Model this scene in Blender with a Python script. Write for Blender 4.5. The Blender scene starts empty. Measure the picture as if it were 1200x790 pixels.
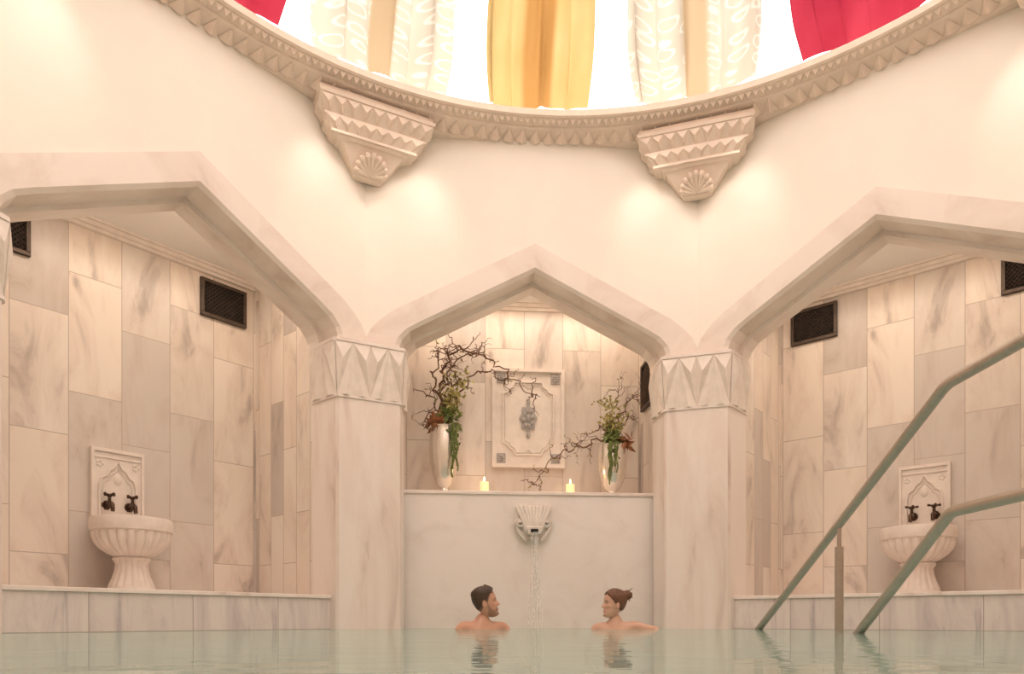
import bpy, math, random
import numpy as np
from mathutils import Vector, Matrix

random.seed(7)
sc = bpy.context.scene
RI = 3.264          # octagon inradius
RV = 3.533          # octagon vertex radius
COL = sc.collection
sin, cos, pi = math.sin, math.cos, math.pi

# ------------------------------------------------------------------ node helpers
def new_mat(name):
    m = bpy.data.materials.new(name)
    m.use_nodes = True
    nt = m.node_tree
    b = nt.nodes["Principled BSDF"]
    return m, nt, b

def N(nt, t, **kw):
    n = nt.nodes.new(t)
    for k, v in kw.items():
        setattr(n, k, v)
    return n

def ramp(nt, stops):
    r = N(nt, "ShaderNodeValToRGB")
    e = r.color_ramp.elements
    e[0].position, e[0].color = stops[0][0], (*stops[0][1], 1)
    e[1].position, e[1].color = stops[-1][0], (*stops[-1][1], 1)
    for p, c in stops[1:-1]:
        x = e.new(p); x.color = (*c, 1)
    return r

def simple(name, col, rough=.5, metal=0., noise=0., nscale=20, bump=0., emis=None, estr=0.):
    m, nt, b = new_mat(name)
    b.inputs["Base Color"].default_value = (*col, 1)
    b.inputs["Roughness"].default_value = rough
    b.inputs["Metallic"].default_value = metal
    tc = N(nt, "ShaderNodeTexCoord")
    nz = N(nt, "ShaderNodeTexNoise")
    nz.inputs["Scale"].default_value = nscale
    nz.inputs["Detail"].default_value = 5
    nt.links.new(tc.outputs["Object"], nz.inputs["Vector"])
    d = tuple(max(0, c * (1 - noise)) for c in col); u = tuple(min(1, c * (1 + noise)) for c in col)
    r = ramp(nt, [(.3, d), (.7, u)])
    nt.links.new(nz.outputs["Fac"], r.inputs["Fac"])
    nt.links.new(r.outputs["Color"], b.inputs["Base Color"])
    if bump:
        bp = N(nt, "ShaderNodeBump"); bp.inputs["Strength"].default_value = bump
        bp.inputs["Distance"].default_value = .01
        nt.links.new(nz.outputs["Fac"], bp.inputs["Height"])
        nt.links.new(bp.outputs["Normal"], b.inputs["Normal"])
    if emis:
        b.inputs["Emission Color"].default_value = (*emis, 1)
        b.inputs["Emission Strength"].default_value = estr
    return m

def marble(name, light, mid, dark, tile=None, vscale=1.3, stretch=(2.2, .8), rough=.28, rot=.35, tint=.12):
    """tile = (width, height, offset)"""
    m, nt, b = new_mat(name)
    L = nt.links
    tc = N(nt, "ShaderNodeTexCoord")
    vec = tc.outputs["UV"]
    rnd = None
    if tile:
        sp = N(nt, "ShaderNodeSeparateXYZ"); L.new(vec, sp.inputs[0])
        cb = N(nt, "ShaderNodeCombineXYZ")
        L.new(sp.outputs[1], cb.inputs[0]); L.new(sp.outputs[0], cb.inputs[1])
        br = N(nt, "ShaderNodeTexBrick")
        L.new(cb.outputs[0], br.inputs["Vector"])
        br.offset = tile[2]; br.offset_frequency = 2; br.squash = 1.0
        br.inputs["Color1"].default_value = (0, 0, 0, 1)
        br.inputs["Color2"].default_value = (1, 1, 1, 1)
        br.inputs["Mortar"].default_value = (.5, .5, .5, 1)
        br.inputs["Scale"].default_value = 1
        br.inputs["Mortar Size"].default_value = .0028
        br.inputs["Mortar Smooth"].default_value = .1
        br.inputs["Bias"].default_value = 0
        br.inputs["Brick Width"].default_value = tile[1]
        br.inputs["Row Height"].default_value = tile[0]
        rnd = br.outputs["Color"]
        sc_ = N(nt, "ShaderNodeVectorMath", operation='SCALE'); sc_.inputs[3].default_value = 9.0
        L.new(rnd, sc_.inputs[0])
        ad = N(nt, "ShaderNodeVectorMath", operation='ADD')
        L.new(vec, ad.inputs[0]); L.new(sc_.outputs[0], ad.inputs[1])
        vec = ad.outputs[0]
    mp = N(nt, "ShaderNodeMapping")
    mp.inputs["Scale"].default_value = (stretch[0], stretch[1], 1)
    mp.inputs["Rotation"].default_value = (0, 0, rot)
    L.new(vec, mp.inputs["Vector"])
    nz = N(nt, "ShaderNodeTexNoise")
    nz.inputs["Scale"].default_value = vscale
    nz.inputs["Detail"].default_value = 9
    nz.inputs["Roughness"].default_value = .62
    nz.inputs["Distortion"].default_value = .9
    L.new(mp.outputs[0], nz.inputs["Vector"])
    r = ramp(nt, [(.30, dark), (.42, mid), (.55, light), (.68, light), (.8, mid)])
    L.new(nz.outputs["Fac"], r.inputs["Fac"])
    out = r.outputs["Color"]
    if tile:
        r2 = ramp(nt, [(0, (1 - tint * 2.3, 1 - tint * 2.4, 1 - tint * 2.35)), (.25, (1 - tint * .9, 1 - tint * .95, 1 - tint * .95)), (.5, (1, .965, .93)), (1, (1, 1, 1))])
        L.new(rnd, r2.inputs["Fac"])
        mx = N(nt, "ShaderNodeMix", data_type='RGBA', blend_type='MULTIPLY')
        mx.inputs[0].default_value = 1
        L.new(out, mx.inputs[6]); L.new(r2.outputs["Color"], mx.inputs[7])
        mx2 = N(nt, "ShaderNodeMix", data_type='RGBA')
        L.new(br.outputs["Fac"], mx2.inputs[0])
        L.new(mx.outputs[2], mx2.inputs[6]); mx2.inputs[7].default_value = (mid[0]*.62, mid[1]*.58, mid[2]*.55, 1)
        out = mx2.outputs[2]
        bp = N(nt, "ShaderNodeBump"); bp.inputs["Strength"].default_value = .4; bp.inputs["Distance"].default_value = .002
        bp.invert = True
        L.new(br.outputs["Fac"], bp.inputs["Height"]); L.new(bp.outputs["Normal"], b.inputs["Normal"])
    L.new(out, b.inputs["Base Color"])
    b.inputs["Roughness"].default_value = rough
    return m

LT, MD, DK = (.85, .765, .685), (.775, .675, .595), (.50, .425, .375)
M_tile = marble("marble_tile_wall", LT, MD, DK, tile=(.36, .86, .37), vscale=1.5)
M_tile2 = marble("marble_tile_narrow", LT, MD, DK, tile=(.19, .95, .43), tint=.14)
M_marb = marble("marble_white_veined", (.90, .80, .74), (.84, .715, .65), (.62, .49, .43), vscale=1.0, stretch=(2.6, .45), rot=.12)
M_arch = marble("marble_arch", (.88, .775, .70), (.81, .69, .61), (.62, .50, .435), vscale=1.5, stretch=(1, 1))
M_ledge = marble("marble_ledge", (.83, .74, .70), (.71, .62, .60), (.42, .36, .37), tile=(.62, 2.0, 0.), vscale=2.0, stretch=(3.4, .5), rot=.5, tint=.05)
M_fount = marble("fountain_marble", (.90, .82, .77), (.87, .785, .73), (.80, .71, .65), vscale=2.5, stretch=(1, 1), rough=.4)
M_spout = simple("spout_marble", (.80, .72, .66), .5, noise=.06, nscale=14)
M_carve = simple("carved_marble", (.82, .72, .645), .5, noise=.06, nscale=14)
M_carve_gray = simple("carved_marble_gray", (.42, .38, .355), .55, noise=.2, nscale=30)
M_stone = simple("cornice_stone", (.87, .72, .61), .6, noise=.05, nscale=12)
M_plast = simple("warm_plaster", (.93, .86, .78), .6, noise=.02, nscale=3)
M_ceil = simple("white_ceiling_plaster", (.90, .85, .80), .7, noise=.02, nscale=3)
M_bronze = simple("dark_bronze", (.10, .06, .04), .35, metal=.9, noise=.3)
M_vent = simple("vent_metal", (.09, .065, .05), .45, metal=.6, noise=.2)
M_ventbk = simple("vent_dark", (.012, .009, .008), .8)
M_steel = simple("brushed_steel", (.50, .44, .38), .30, metal=1., noise=.06, nscale=40)
M_silver = simple("silver_vase", (.86, .80, .72), .22, metal=.75, noise=.04)
M_twig = simple("twig_bark", (.17, .085, .05), .8, noise=.35, nscale=40)
M_leaf = simple("leaf_green", (.16, .20, .05), .6, noise=.4, nscale=30)
M_leaf2 = simple("leaf_olive", (.42, .36, .12), .6, noise=.3, nscale=30)
M_leafb = simple("leaf_brown", (.33, .13, .05), .6, noise=.3, nscale=30)
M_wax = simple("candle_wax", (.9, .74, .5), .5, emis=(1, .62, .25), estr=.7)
M_flame = simple("candle_flame", (1, .8, .4), .5, emis=(1, .65, .25), estr=14)
M_pool = simple("pool_tile_green", (.66, .78, .73), .4, noise=.08, nscale=6)

# water: milky turquoise thermal water under a rippled reflective surface
def water_mat():
    m, nt, b = new_mat("pool_water")
    L = nt.links
    nt.nodes.remove(b)
    tc = N(nt, "ShaderNodeTexCoord")
    mp = N(nt, "ShaderNodeMapping"); mp.inputs["Scale"].default_value = (1.0, 1.5, 1)
    L.new(tc.outputs["Object"], mp.inputs[0])
    n1 = N(nt, "ShaderNodeTexNoise"); n1.inputs["Scale"].default_value = 3.4; n1.inputs["Detail"].default_value = 2.5
    n1.inputs["Distortion"].default_value = .6
    L.new(mp.outputs[0], n1.inputs["Vector"])
    bp = N(nt, "ShaderNodeBump"); bp.inputs["Strength"].default_value = .5; bp.inputs["Distance"].default_value = .0055
    L.new(n1.outputs["Fac"], bp.inputs["Height"])
    gl = N(nt, "ShaderNodeBsdfGlossy"); gl.inputs["Color"].default_value = (.93, .97, .94, 1); gl.inputs["Roughness"].default_value = .02
    df = N(nt, "ShaderNodeBsdfDiffuse"); df.inputs["Color"].default_value = (.46, .62, .56, 1)
    tr = N(nt, "ShaderNodeBsdfTransparent"); tr.inputs[0].default_value = (.82, .95, .91, 1)
    L.new(bp.outputs["Normal"], gl.inputs["Normal"])
    m1 = N(nt, "ShaderNodeMixShader"); m1.inputs[0].default_value = .3
    L.new(df.outputs[0], m1.inputs[1]); L.new(tr.outputs[0], m1.inputs[2])
    fr = N(nt, "ShaderNodeFresnel"); fr.inputs["IOR"].default_value = 1.31
    L.new(bp.outputs["Normal"], fr.inputs["Normal"])
    mr = N(nt, "ShaderNodeMapRange"); mr.inputs["From Min"].default_value = 0; mr.inputs["From Max"].default_value = 1
    mr.inputs["To Min"].default_value = .0; mr.inputs["To Max"].default_value = .84
    L.new(fr.outputs[0], mr.inputs["Value"])
    m2 = N(nt, "ShaderNodeMixShader")
    L.new(mr.outputs[0], m2.inputs[0]); L.new(m1.outputs[0], m2.inputs[1]); L.new(gl.outputs[0], m2.inputs[2])
    L.new(m2.outputs[0], nt.nodes["Material Output"].inputs[0])
    return m
M_water = water_mat()

def stream_mat():
    m, nt, b = new_mat("falling_water")
    b.inputs["Base Color"].default_value = (.95, .93, .9, 1); b.inputs["Roughness"].default_value = .1
    tr = N(nt, "ShaderNodeBsdfTransparent")
    mx = N(nt, "ShaderNodeMixShader")
    tc = N(nt, "ShaderNodeTexCoord"); nz = N(nt, "ShaderNodeTexNoise"); nz.inputs["Scale"].default_value = 30
    r = ramp(nt, [(.35, (.45, .45, .45)), (.65, (.9, .9, .9))])
    nt.links.new(tc.outputs["Object"], nz.inputs["Vector"]); nt.links.new(nz.outputs["Fac"], r.inputs[0]); nt.links.new(r.outputs[0], mx.inputs[0])
    nt.links.new(b.outputs[0], mx.inputs[1]); nt.links.new(tr.outputs[0], mx.inputs[2])
    nt.links.new(mx.outputs[0], nt.nodes["Material Output"].inputs[0])
    return m
M_stream = stream_mat()

def fabric(name, c1, c2, stripe=.0, circles=False, stripe_col=None, ring_col=None):
    m, nt, b = new_mat(name)
    L = nt.links
    nt.nodes.remove(b)
    tc = N(nt, "ShaderNodeTexCoord")
    sp = N(nt, "ShaderNodeSeparateXYZ"); L.new(tc.outputs["UV"], sp.inputs[0])
    nz = N(nt, "ShaderNodeTexNoise"); nz.inputs["Scale"].default_value = 3; L.new(tc.outputs["UV"], nz.inputs["Vector"])
    r = ramp(nt, [(.35, c1), (.65, c2)]); L.new(nz.outputs["Fac"], r.inputs["Fac"])
    col = r.outputs["Color"]
    if circles:
        mp = N(nt, "ShaderNodeMapping"); mp.inputs["Scale"].default_value = (6, 17, 1); L.new(tc.outputs["UV"], mp.inputs[0])
        v = N(nt, "ShaderNodeTexVoronoi"); v.inputs["Scale"].default_value = 1; v.inputs["Randomness"].default_value = .4
        L.new(mp.outputs[0], v.inputs["Vector"])
        rr = ramp(nt, [(0, (0, 0, 0)), (.28, (0, 0, 0)), (.32, (1, 1, 1)), (.38, (1, 1, 1)), (.42, (0, 0, 0)), (1, (0, 0, 0))])
        L.new(v.outputs["Distance"], rr.inputs["Fac"])
        mx = N(nt, "ShaderNodeMix", data_type='RGBA'); L.new(rr.outputs["Color"], mx.inputs[0])
        L.new(col, mx.inputs[6]); mx.inputs[7].default_value = (*ring_col, 1); col = mx.outputs[2]
    if stripe_col:
        w = stripe
        rr = ramp(nt, [(0, (0, 0, 0)), (.5 - w - .03, (0, 0, 0)), (.5 - w, (1, 1, 1)), (.5 + w, (1, 1, 1)), (.5 + w + .03, (0, 0, 0)), (1, (0, 0, 0))])
        L.new(sp.outputs[0], rr.inputs["Fac"])
        mx = N(nt, "ShaderNodeMix", data_type='RGBA'); L.new(rr.outputs["Color"], mx.inputs[0])
        L.new(col, mx.inputs[6]); mx.inputs[7].default_value = (*stripe_col, 1); col = mx.outputs[2]
    df = N(nt, "ShaderNodeBsdfDiffuse"); tl = N(nt, "ShaderNodeBsdfTranslucent")
    L.new(col, df.inputs[0]); L.new(col, tl.inputs[0])
    ms = N(nt, "ShaderNodeMixShader"); ms.inputs[0].default_value = .5
    L.new(df.outputs[0], ms.inputs[1]); L.new(tl.outputs[0], ms.inputs[2])
    L.new(ms.outputs[0], nt.nodes["Material Output"].inputs[0])
    return m
M_red = fabric("red_fabric", (.25, .020, .038), (.32, .034, .055))
M_gold = fabric("gold_fabric", (.38, .275, .115), (.42, .315, .15), .12, stripe_col=(.32, .175, .06))
M_cream = fabric("cream_fabric", (.385, .34, .28), (.42, .375, .315), .07, circles=True, stripe_col=(.35, .26, .165), ring_col=(.50, .465, .415))

def emis_mat(name, col, s):
    m, nt, b = new_mat(name)
    b.inputs["Base Color"].default_value = (.9, .9, .9, 1)
    b.inputs["Emission Color"].default_value = (*col, 1)
    b.inputs["Emission Strength"].default_value = s
    return m
M_dome = emis_mat("backlit_dome_glass", (1, .955, .90), 3.3)

# ------------------------------------------------------------------ mesh builder
class MB:
    def __init__(s): s.v = []; s.f = []; s.m = []; s.mi = 0; s.uv = None
    def add(s, vs, fs):
        o = len(s.v); s.v += [tuple(x) for x in vs]
        for f in fs: s.f.append([o + i for i in f]); s.m.append(s.mi)
    def hexa(s, p):
        s.add(p, [(3,2,1,0),(4,5,6,7),(0,1,5,4),(1,2,6,5),(2,3,7,6),(3,0,4,7)])
    def box(s, x0, x1, y0, y1, z0, z1):
        s.hexa([(x0,y0,z0),(x1,y0,z0),(x1,y1,z0),(x0,y1,z0),(x0,y0,z1),(x1,y0,z1),(x1,y1,z1),(x0,y1,z1)])
    def prism(s, poly, z0, z1):
        n = len(poly)
        s.add([(x,y,z0) for x,y in poly]+[(x,y,z1) for x,y in poly],
              [tuple(range(n))[::-1], tuple(range(n,2*n))]+[(i,(i+1)%n,n+(i+1)%n,n+i) for i in range(n)])
    def prism_y(s, poly, y0, y1):
        n = len(poly)
        s.add([(x,y0,z) for x,z in poly]+[(x,y1,z) for x,z in poly],
              [tuple(range(n)), tuple(range(n,2*n))[::-1]]+[((i+1)%n,i,n+i,n+(i+1)%n) for i in range(n)])
    def lathe(s, prof, n=48, c=(0,0), fl=None):
        k = n
        vs = []
        for j,(r,z) in enumerate(prof):
            for i in range(k):
                a = 2*pi*i/n
                rr = r*(1+(fl(a,j) if fl else 0))
                vs.append((c[0]+rr*cos(a), c[1]+rr*sin(a), z))
        fs = []
        for j in range(len(prof)-1):
            for i in range(n):
                i2 = (i+1)%k
                fs.append((j*k+i, j*k+i2, (j+1)*k+i2, (j+1)*k+i))
        s.add(vs, fs)
    def tube(s, pts, rad, n=8, cap=True):
        pts = [Vector(p) for p in pts]
        if not hasattr(rad,'__len__'): rad = [rad]*len(pts)
        vs = []; up = None
        for i,p in enumerate(pts):
            t = (pts[min(i+1,len(pts)-1)]-pts[max(i-1,0)]).normalized()
            if up is None:
                up = Vector((0,0,1)) if abs(t.z)<.9 else Vector((1,0,0))
            up = (up - t*up.dot(t)).normalized()
            w = t.cross(up)
            for k in range(n):
                a = 2*pi*k/n
                vs.append(p + (up*cos(a)+w*sin(a))*rad[i])
        fs = []
        for i in range(len(pts)-1):
            for k in range(n):
                fs.append((i*n+k, i*n+(k+1)%n, (i+1)*n+(k+1)%n, (i+1)*n+k))
        if cap:
            fs.append(tuple(range(n))[::-1]); fs.append(tuple((len(pts)-1)*n+k for k in range(n)))
        s.add(vs, fs)
    def ellips(s, c, r, nu=16, nv=10, M=None):
        vs=[]; fs=[]
        for j in range(nv+1):
            ph = pi*j/nv
            for i in range(nu):
                a = 2*pi*i/nu
                p = Vector((r[0]*sin(ph)*cos(a), r[1]*sin(ph)*sin(a), r[2]*cos(ph)))
                if M: p = M@p
                vs.append(p+Vector(c))
        for j in range(nv):
            for i in range(nu):
                fs.append((j*nu+i,(j+1)*nu+i,(j+1)*nu+(i+1)%nu,j*nu+(i+1)%nu))
        s.add(vs,fs)
    def pyramids(s, p00, p10, p11, p01, n, h):
        p00,p10,p11,p01=[Vector(p) for p in (p00,p10,p11,p01)]
        nn=(p10-p00).cross(p01-p00).normalized()
        for i in range(n):
            a,b=i/n,(i+1)/n
            A=p00.lerp(p10,a);B=p00.lerp(p10,b);C=p01.lerp(p11,b);D=p01.lerp(p11,a)
            s.add([D,C,(A+B)/2,(C+D)/2*.62+(A+B)/2*.38+nn*h],[(0,2,3),(2,1,3),(1,0,3)])
    def obj(s, name, mats, M=None, smooth=False, bevel=0, parent=None, angle=40):
        me = bpy.data.meshes.new(name)
        me.from_pydata(s.v, [], s.f); 
        if not isinstance(mats,(list,tuple)): mats=[mats]
        for m in mats: me.materials.append(m)
        for p,mi in zip(me.polygons,s.m): p.material_index=mi
        uvl = me.uv_layers.new(name="UVMap")
        if s.uv:
            for l in me.loops: uvl.data[l.index].uv = s.uv[l.vertex_index]
        else:
            for p in me.polygons:
                n=p.normal
                if abs(n.z)>.75:
                    for li in p.loop_indices:
                        c=me.vertices[me.loops[li].vertex_index].co; uvl.data[li].uv=(c.x,c.y)
                else:
                    t=Vector((-n.y,n.x,0))
                    if t.length<1e-6: t=Vector((1,0,0))
                    t.normalize()
                    for li in p.loop_indices:
                        c=me.vertices[me.loops[li].vertex_index].co; uvl.data[li].uv=(c.dot(t),c.z)
        if smooth:
            for p in me.polygons: p.use_smooth=True
            if angle<180:
                try: me.set_sharp_from_angle(angle=math.radians(angle))
                except Exception: pass
        ob = bpy.data.objects.new(name, me); COL.objects.link(ob)
        if M is not None: ob.matrix_world = M
        if bevel:
            bv=ob.modifiers.new("bevel",'BEVEL'); bv.width=bevel; bv.segments=2; bv.limit_method='ANGLE'
        if parent: ob.parent=parent
        return ob

def empty(name, M=None):
    e=bpy.data.objects.new(name,None); e.empty_display_size=.1; COL.objects.link(e)
    if M is not None: e.matrix_world=M
    return e

def sideM(deg, b=0., s=0., z=0.):
    a=math.radians(deg)
    R=Matrix.Rotation(a,4,'Z')
    return R@Matrix.Translation((s,RI+b,z))
def vertM(deg):
    return Matrix.Rotation(math.radians(deg),4,'Z')

def catmull(P, k=8):
    P=[Vector(p) for p in P]; Q=[P[0]*2-P[1]]+P+[P[-1]*2-P[-2]]; out=[]
    for i in range(1,len(Q)-2):
        for j in range(k):
            t=j/k
            out.append(.5*((2*Q[i])+(-Q[i-1]+Q[i+1])*t+(2*Q[i-1]-5*Q[i]+4*Q[i+1]-Q[i+2])*t*t+(-Q[i-1]+3*Q[i]-3*Q[i+1]+Q[i+2])*t**3))
    out.append(P[-1]); return out

# ------------------------------------------------------------------ room shell
O=[(1.338,2.21),(1.338,2.30),(1.30,2.375),(1.22,2.455),(1.12,2.525),(0,3.096)]
I=[(1.08,2.21),(1.08,2.25),(1.06,2.30),(1.00,2.365),(.90,2.42),(0,2.876)]
def full(h): return h+[(-x,z) for x,z in h[-2::-1]]
OF,IF=full(O),full(I)
WT=4.06
LEDGE=.262
names={0:"back",45:"back_left",90:"left",135:"front_left",180:"front",225:"front_right",270:"right",315:"back_right"}
tn=0
CEIL=3.0
for deg,nm in names.items():
    mb=MB()
    n=len(OF)
    B0,B1=0.0,.30
    OW=[(1.352 if abs(x)>1.33 and x>0 else (-1.352 if x<-1.33 else x),z) for x,z in OF]
    vs=[(x,B0,z) for x,z in OW]+[(x,B0,WT) for x,z in OW]+[(x,B1,z) for x,z in OW]+[(x,B1,WT) for x,z in OW]
    fs=[]
    for i in range(n-1):
        fs+=[(i+1,i,n+i,n+i+1),(2*n+i,2*n+i+1,3*n+i+1,3*n+i)]
        fs+=[(i,i+1,2*n+i+1,2*n+i),(n+i+1,n+i,3*n+i,3*n+i+1)]
    mb.add(vs,fs); mb.obj("wall_"+nm,M_plast,sideM(deg))
    tn+=1; mb=MB()
    def lerp2(a,b,t): return (a[0]+(b[0]-a[0])*t,a[1]+(b[1]-a[1])*t)
    J=[lerp2(i,o,.13) for i,o in zip(IF,OF)]
    K2=[lerp2(i,o,-.14) for i,o in zip(IF,OF)]
    prof=[(OF,.04),(OF,-.035),(J,-.035),(IF,-.012),(IF,.17),(K2,.18),(K2,.33),(OF,.33)]
    vs=[]
    for pts,b in prof: vs+=[(x,b,z) for x,z in pts]
    fs=[]
    for k in range(len(prof)-1):
        for i in range(n-1):
            fs.append((k*n+i,(k+1)*n+i,(k+1)*n+i+1,k*n+i+1))
    mb.add(vs,fs); mb.obj("trim_%d"%tn,M_arch,sideM(deg))
    back = .85 if deg==0 else 1.2
    zf = 1.17 if deg==0 else LEDGE
    mb=MB(); mb.box(-1.1,1.1,back,back+.1,zf-.05,CEIL+.05); mb.obj("wall_alcove_"+nm,M_tile,sideM(deg))
    for sg,sn in((-1,"left"),(1,"right")):
        mb=MB(); x0,x1=(1.1,1.16) if sg>0 else (-1.16,-1.1)
        mb.box(x0,x1,.22,back+.1,-1.0,CEIL+.05); mb.obj("wall_alcove_%s_side_%s"%(nm,sn),M_tile2,sideM(deg))
    mb=MB(); mb.box(-1.16,1.16,.3,back+.1,CEIL,CEIL+.06); mb.obj("ceiling_alcove_"+nm,M_ceil,sideM(deg))
    tn+=1; mb=MB()
    for (z0,z1,d) in((2.93,2.955,.03),(2.955,2.985,.05),(2.985,3.0,.075)):
        mb.box(-1.1,1.1,back-d,back,z0,z1)
        mb.box(-1.1,-1.1+d,.3,back-d,z0,z1); mb.box(1.1-d,1.1,.3,back-d,z0,z1)
    mb.obj("trim_%d"%tn,M_carve,sideM(deg))
    if deg!=0:
        mb=MB(); mb.box(-1.1,1.1,.06,back,-1.0,LEDGE-.028); mb.obj("floor_alcove_"+nm,M_ledge,sideM(deg))
        tn+=1; mb=MB(); mb.box(-1.1,1.1,.045,back,LEDGE-.027,LEDGE); mb.obj("trim_%d"%tn,M_marb,sideM(deg),bevel=.004)

# floor of pool
mb=MB(); mb.prism([(4.6*cos(a*pi/16),4.6*sin(a*pi/16)) for a in range(32)],-1.15,-1.0); mb.obj("floor",M_pool)
# water
poly=[(RV*1.03*sin(math.radians(22.5+45*i)),RV*1.03*cos(math.radians(22.5+45*i))) for i in range(8)]
me_w=MB()
me_w.add([(x,y,0) for x,y in poly][::-1],[tuple(range(8))])
w=me_w.obj("pool_water",M_water)
me_w2=MB()
yb=RV*1.03*cos(math.radians(22.5))
me_w2.add([(-1.1,yb,0),(1.1,yb,0),(1.1,3.618,0),(-1.1,3.618,0)],[(0,1,2,3)])
w2=me_w2.obj("water_in_fountain_bay",M_water,parent=w)

# pillars
def pillar(beta):
    mb=MB()
    BK=3.70; tb=.262+(BK-3.415)*.414
    plan=[(.24,3.39),(.262,3.415),(tb,BK),(-tb,BK),(-.262,3.415),(-.24,3.39)]
    mb.prism(plan,-1.0,1.785)
    def ring(off,z0,z1):
        pl=[(x+ (off if x>0 else -off), y-off if y<3.5 else y) for x,y in plan]
        mb.prism(pl,z0,z1)
    ring(.010,1.77,1.79); ring(.026,2.19,2.215)
    mb.mi=1
    def P(off): return [Vector((x+(off if x>0 else -off), (y-off if y<3.5 else y),0)) for x,y in [(tb,BK),(.252,3.398),(-.252,3.398),(-tb,BK)]]
    lo=P(.002); hi=P(.022)
    zb,zt=1.79,2.19
    mb.add([(v.x,v.y,zb) for v in lo]+[(v.x,v.y,zt) for v in hi],[(0,1,2,3),(4,5,6,7)]+[(i,(i+1)%4,4+(i+1)%4,4+i) for i in range(4)])
    for a,b_,n in ((0,1,1),(1,2,2),(2,3,1)):
        A=Vector((lo[a].x,lo[a].y,zb));B=Vector((lo[b_].x,lo[b_].y,zb));C=Vector((hi[b_].x,hi[b_].y,zt));D=Vector((hi[a].x,hi[a].y,zt))
        nn=(B-A).cross(D-A).normalized()
        c=(A+B)/2
        ref=Vector((0,-1,0)) if a==1 else Vector((c.x,0,0))
        if nn.dot(ref)<0: nn=-nn
        bot=lambda t:A.lerp(B,t)+nn*.004
        top=lambda t:D.lerp(C,t)+nn*.004
        tris=[]
        for i in range(n):
            u0,u1,um=i/n,(i+1)/n,(i+.5)/n
            tris.append((bot(u0),bot(u1),top(um),-1))
            tris.append((top(u0),top(um),bot(u0),1)); tris.append((top(um),top(u1),bot(u1),1))
        for p,q,r,sg in tris:
            m=(p+q+r)/3
            if sg>0:
                e=m+nn*.038; mb.add([p,q,r,e],[(0,1,3),(1,2,3),(2,0,3)])
            else:
                s1=p.lerp(q,.25);s2=p.lerp(q,.5);s3=p.lerp(q,.75)
                s1=s1+nn*.026; s3=s3+nn*.026
                mb.add([p,s1,s2,s3,q,r],[(0,1,5),(1,2,5),(2,3,5),(3,4,5)])
                mb.add([p,s1,s2,s3,q],[(0,1,2),(2,3,4)])
    mb.obj("marble_pillar",[M_marb,M_carve],vertM(beta))
for i in range(8): pillar(22.5+45*i)

# fountain wall + shelf in the back bay
mb=MB(); mb.box(-1.1,1.1,.35,.85,-1.0,1.14); mb.obj("wall_fountain",M_fount,sideM(0))
tn+=1; mb=MB(); mb.box(-1.1,1.1,.335,.85,1.14,1.17); mb.obj("trim_%d"%tn,M_marb,sideM(0),bevel=.005)
mb=MB(); mb.box(-.86,.86,-.42,.345,-1.0,-.58); mb.obj("underwater_bench",M_pool,sideM(0),bevel=.02)

# cornice ring: two rows of sawtooth carving
NS=190
DR,DZ=.035,.028
prof=[(3.42,3.895),(3.262,3.895),(3.245,3.902),(3.238,3.915),(3.125,3.938),(3.12,3.932),(3.105,3.936),(3.10,3.948),(3.03,3.965),(3.015,3.961),(3.0,3.968),(3.0,4.015),(3.03,4.03),(3.5,4.03)]
mb=MB(); mb.lathe([(r+DR,z+DZ) for r,z in prof],NS)
def rp(r,z,a): return ((r+DR)*cos(a),(r+DR)*sin(a),z+DZ)
for i in range(NS):
    a0,a1=2*pi*i/NS,2*pi*(i+1)/NS
    am=(a0+a1)/2
    P=[rp(3.24,3.912,a1),rp(3.24,3.912,a0),rp(3.122,3.936,am)]
    c=rp(3.205,3.872,am)
    mb.add(P+[c],[(0,1,3),(1,2,3),(2,0,3)])
    for (b0,b1) in((a0,am),(am,a1)):
        bm=(b0+b1)/2
        P=[rp(3.032,3.964,b0),rp(3.032,3.964,b1),rp(3.098,3.946,bm)]
        c=rp(3.05,3.930,bm)
        mb.add(P+[c],[(0,1,3),(1,2,3),(2,0,3)])
mb.obj("cornice_ring",M_stone)

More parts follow.
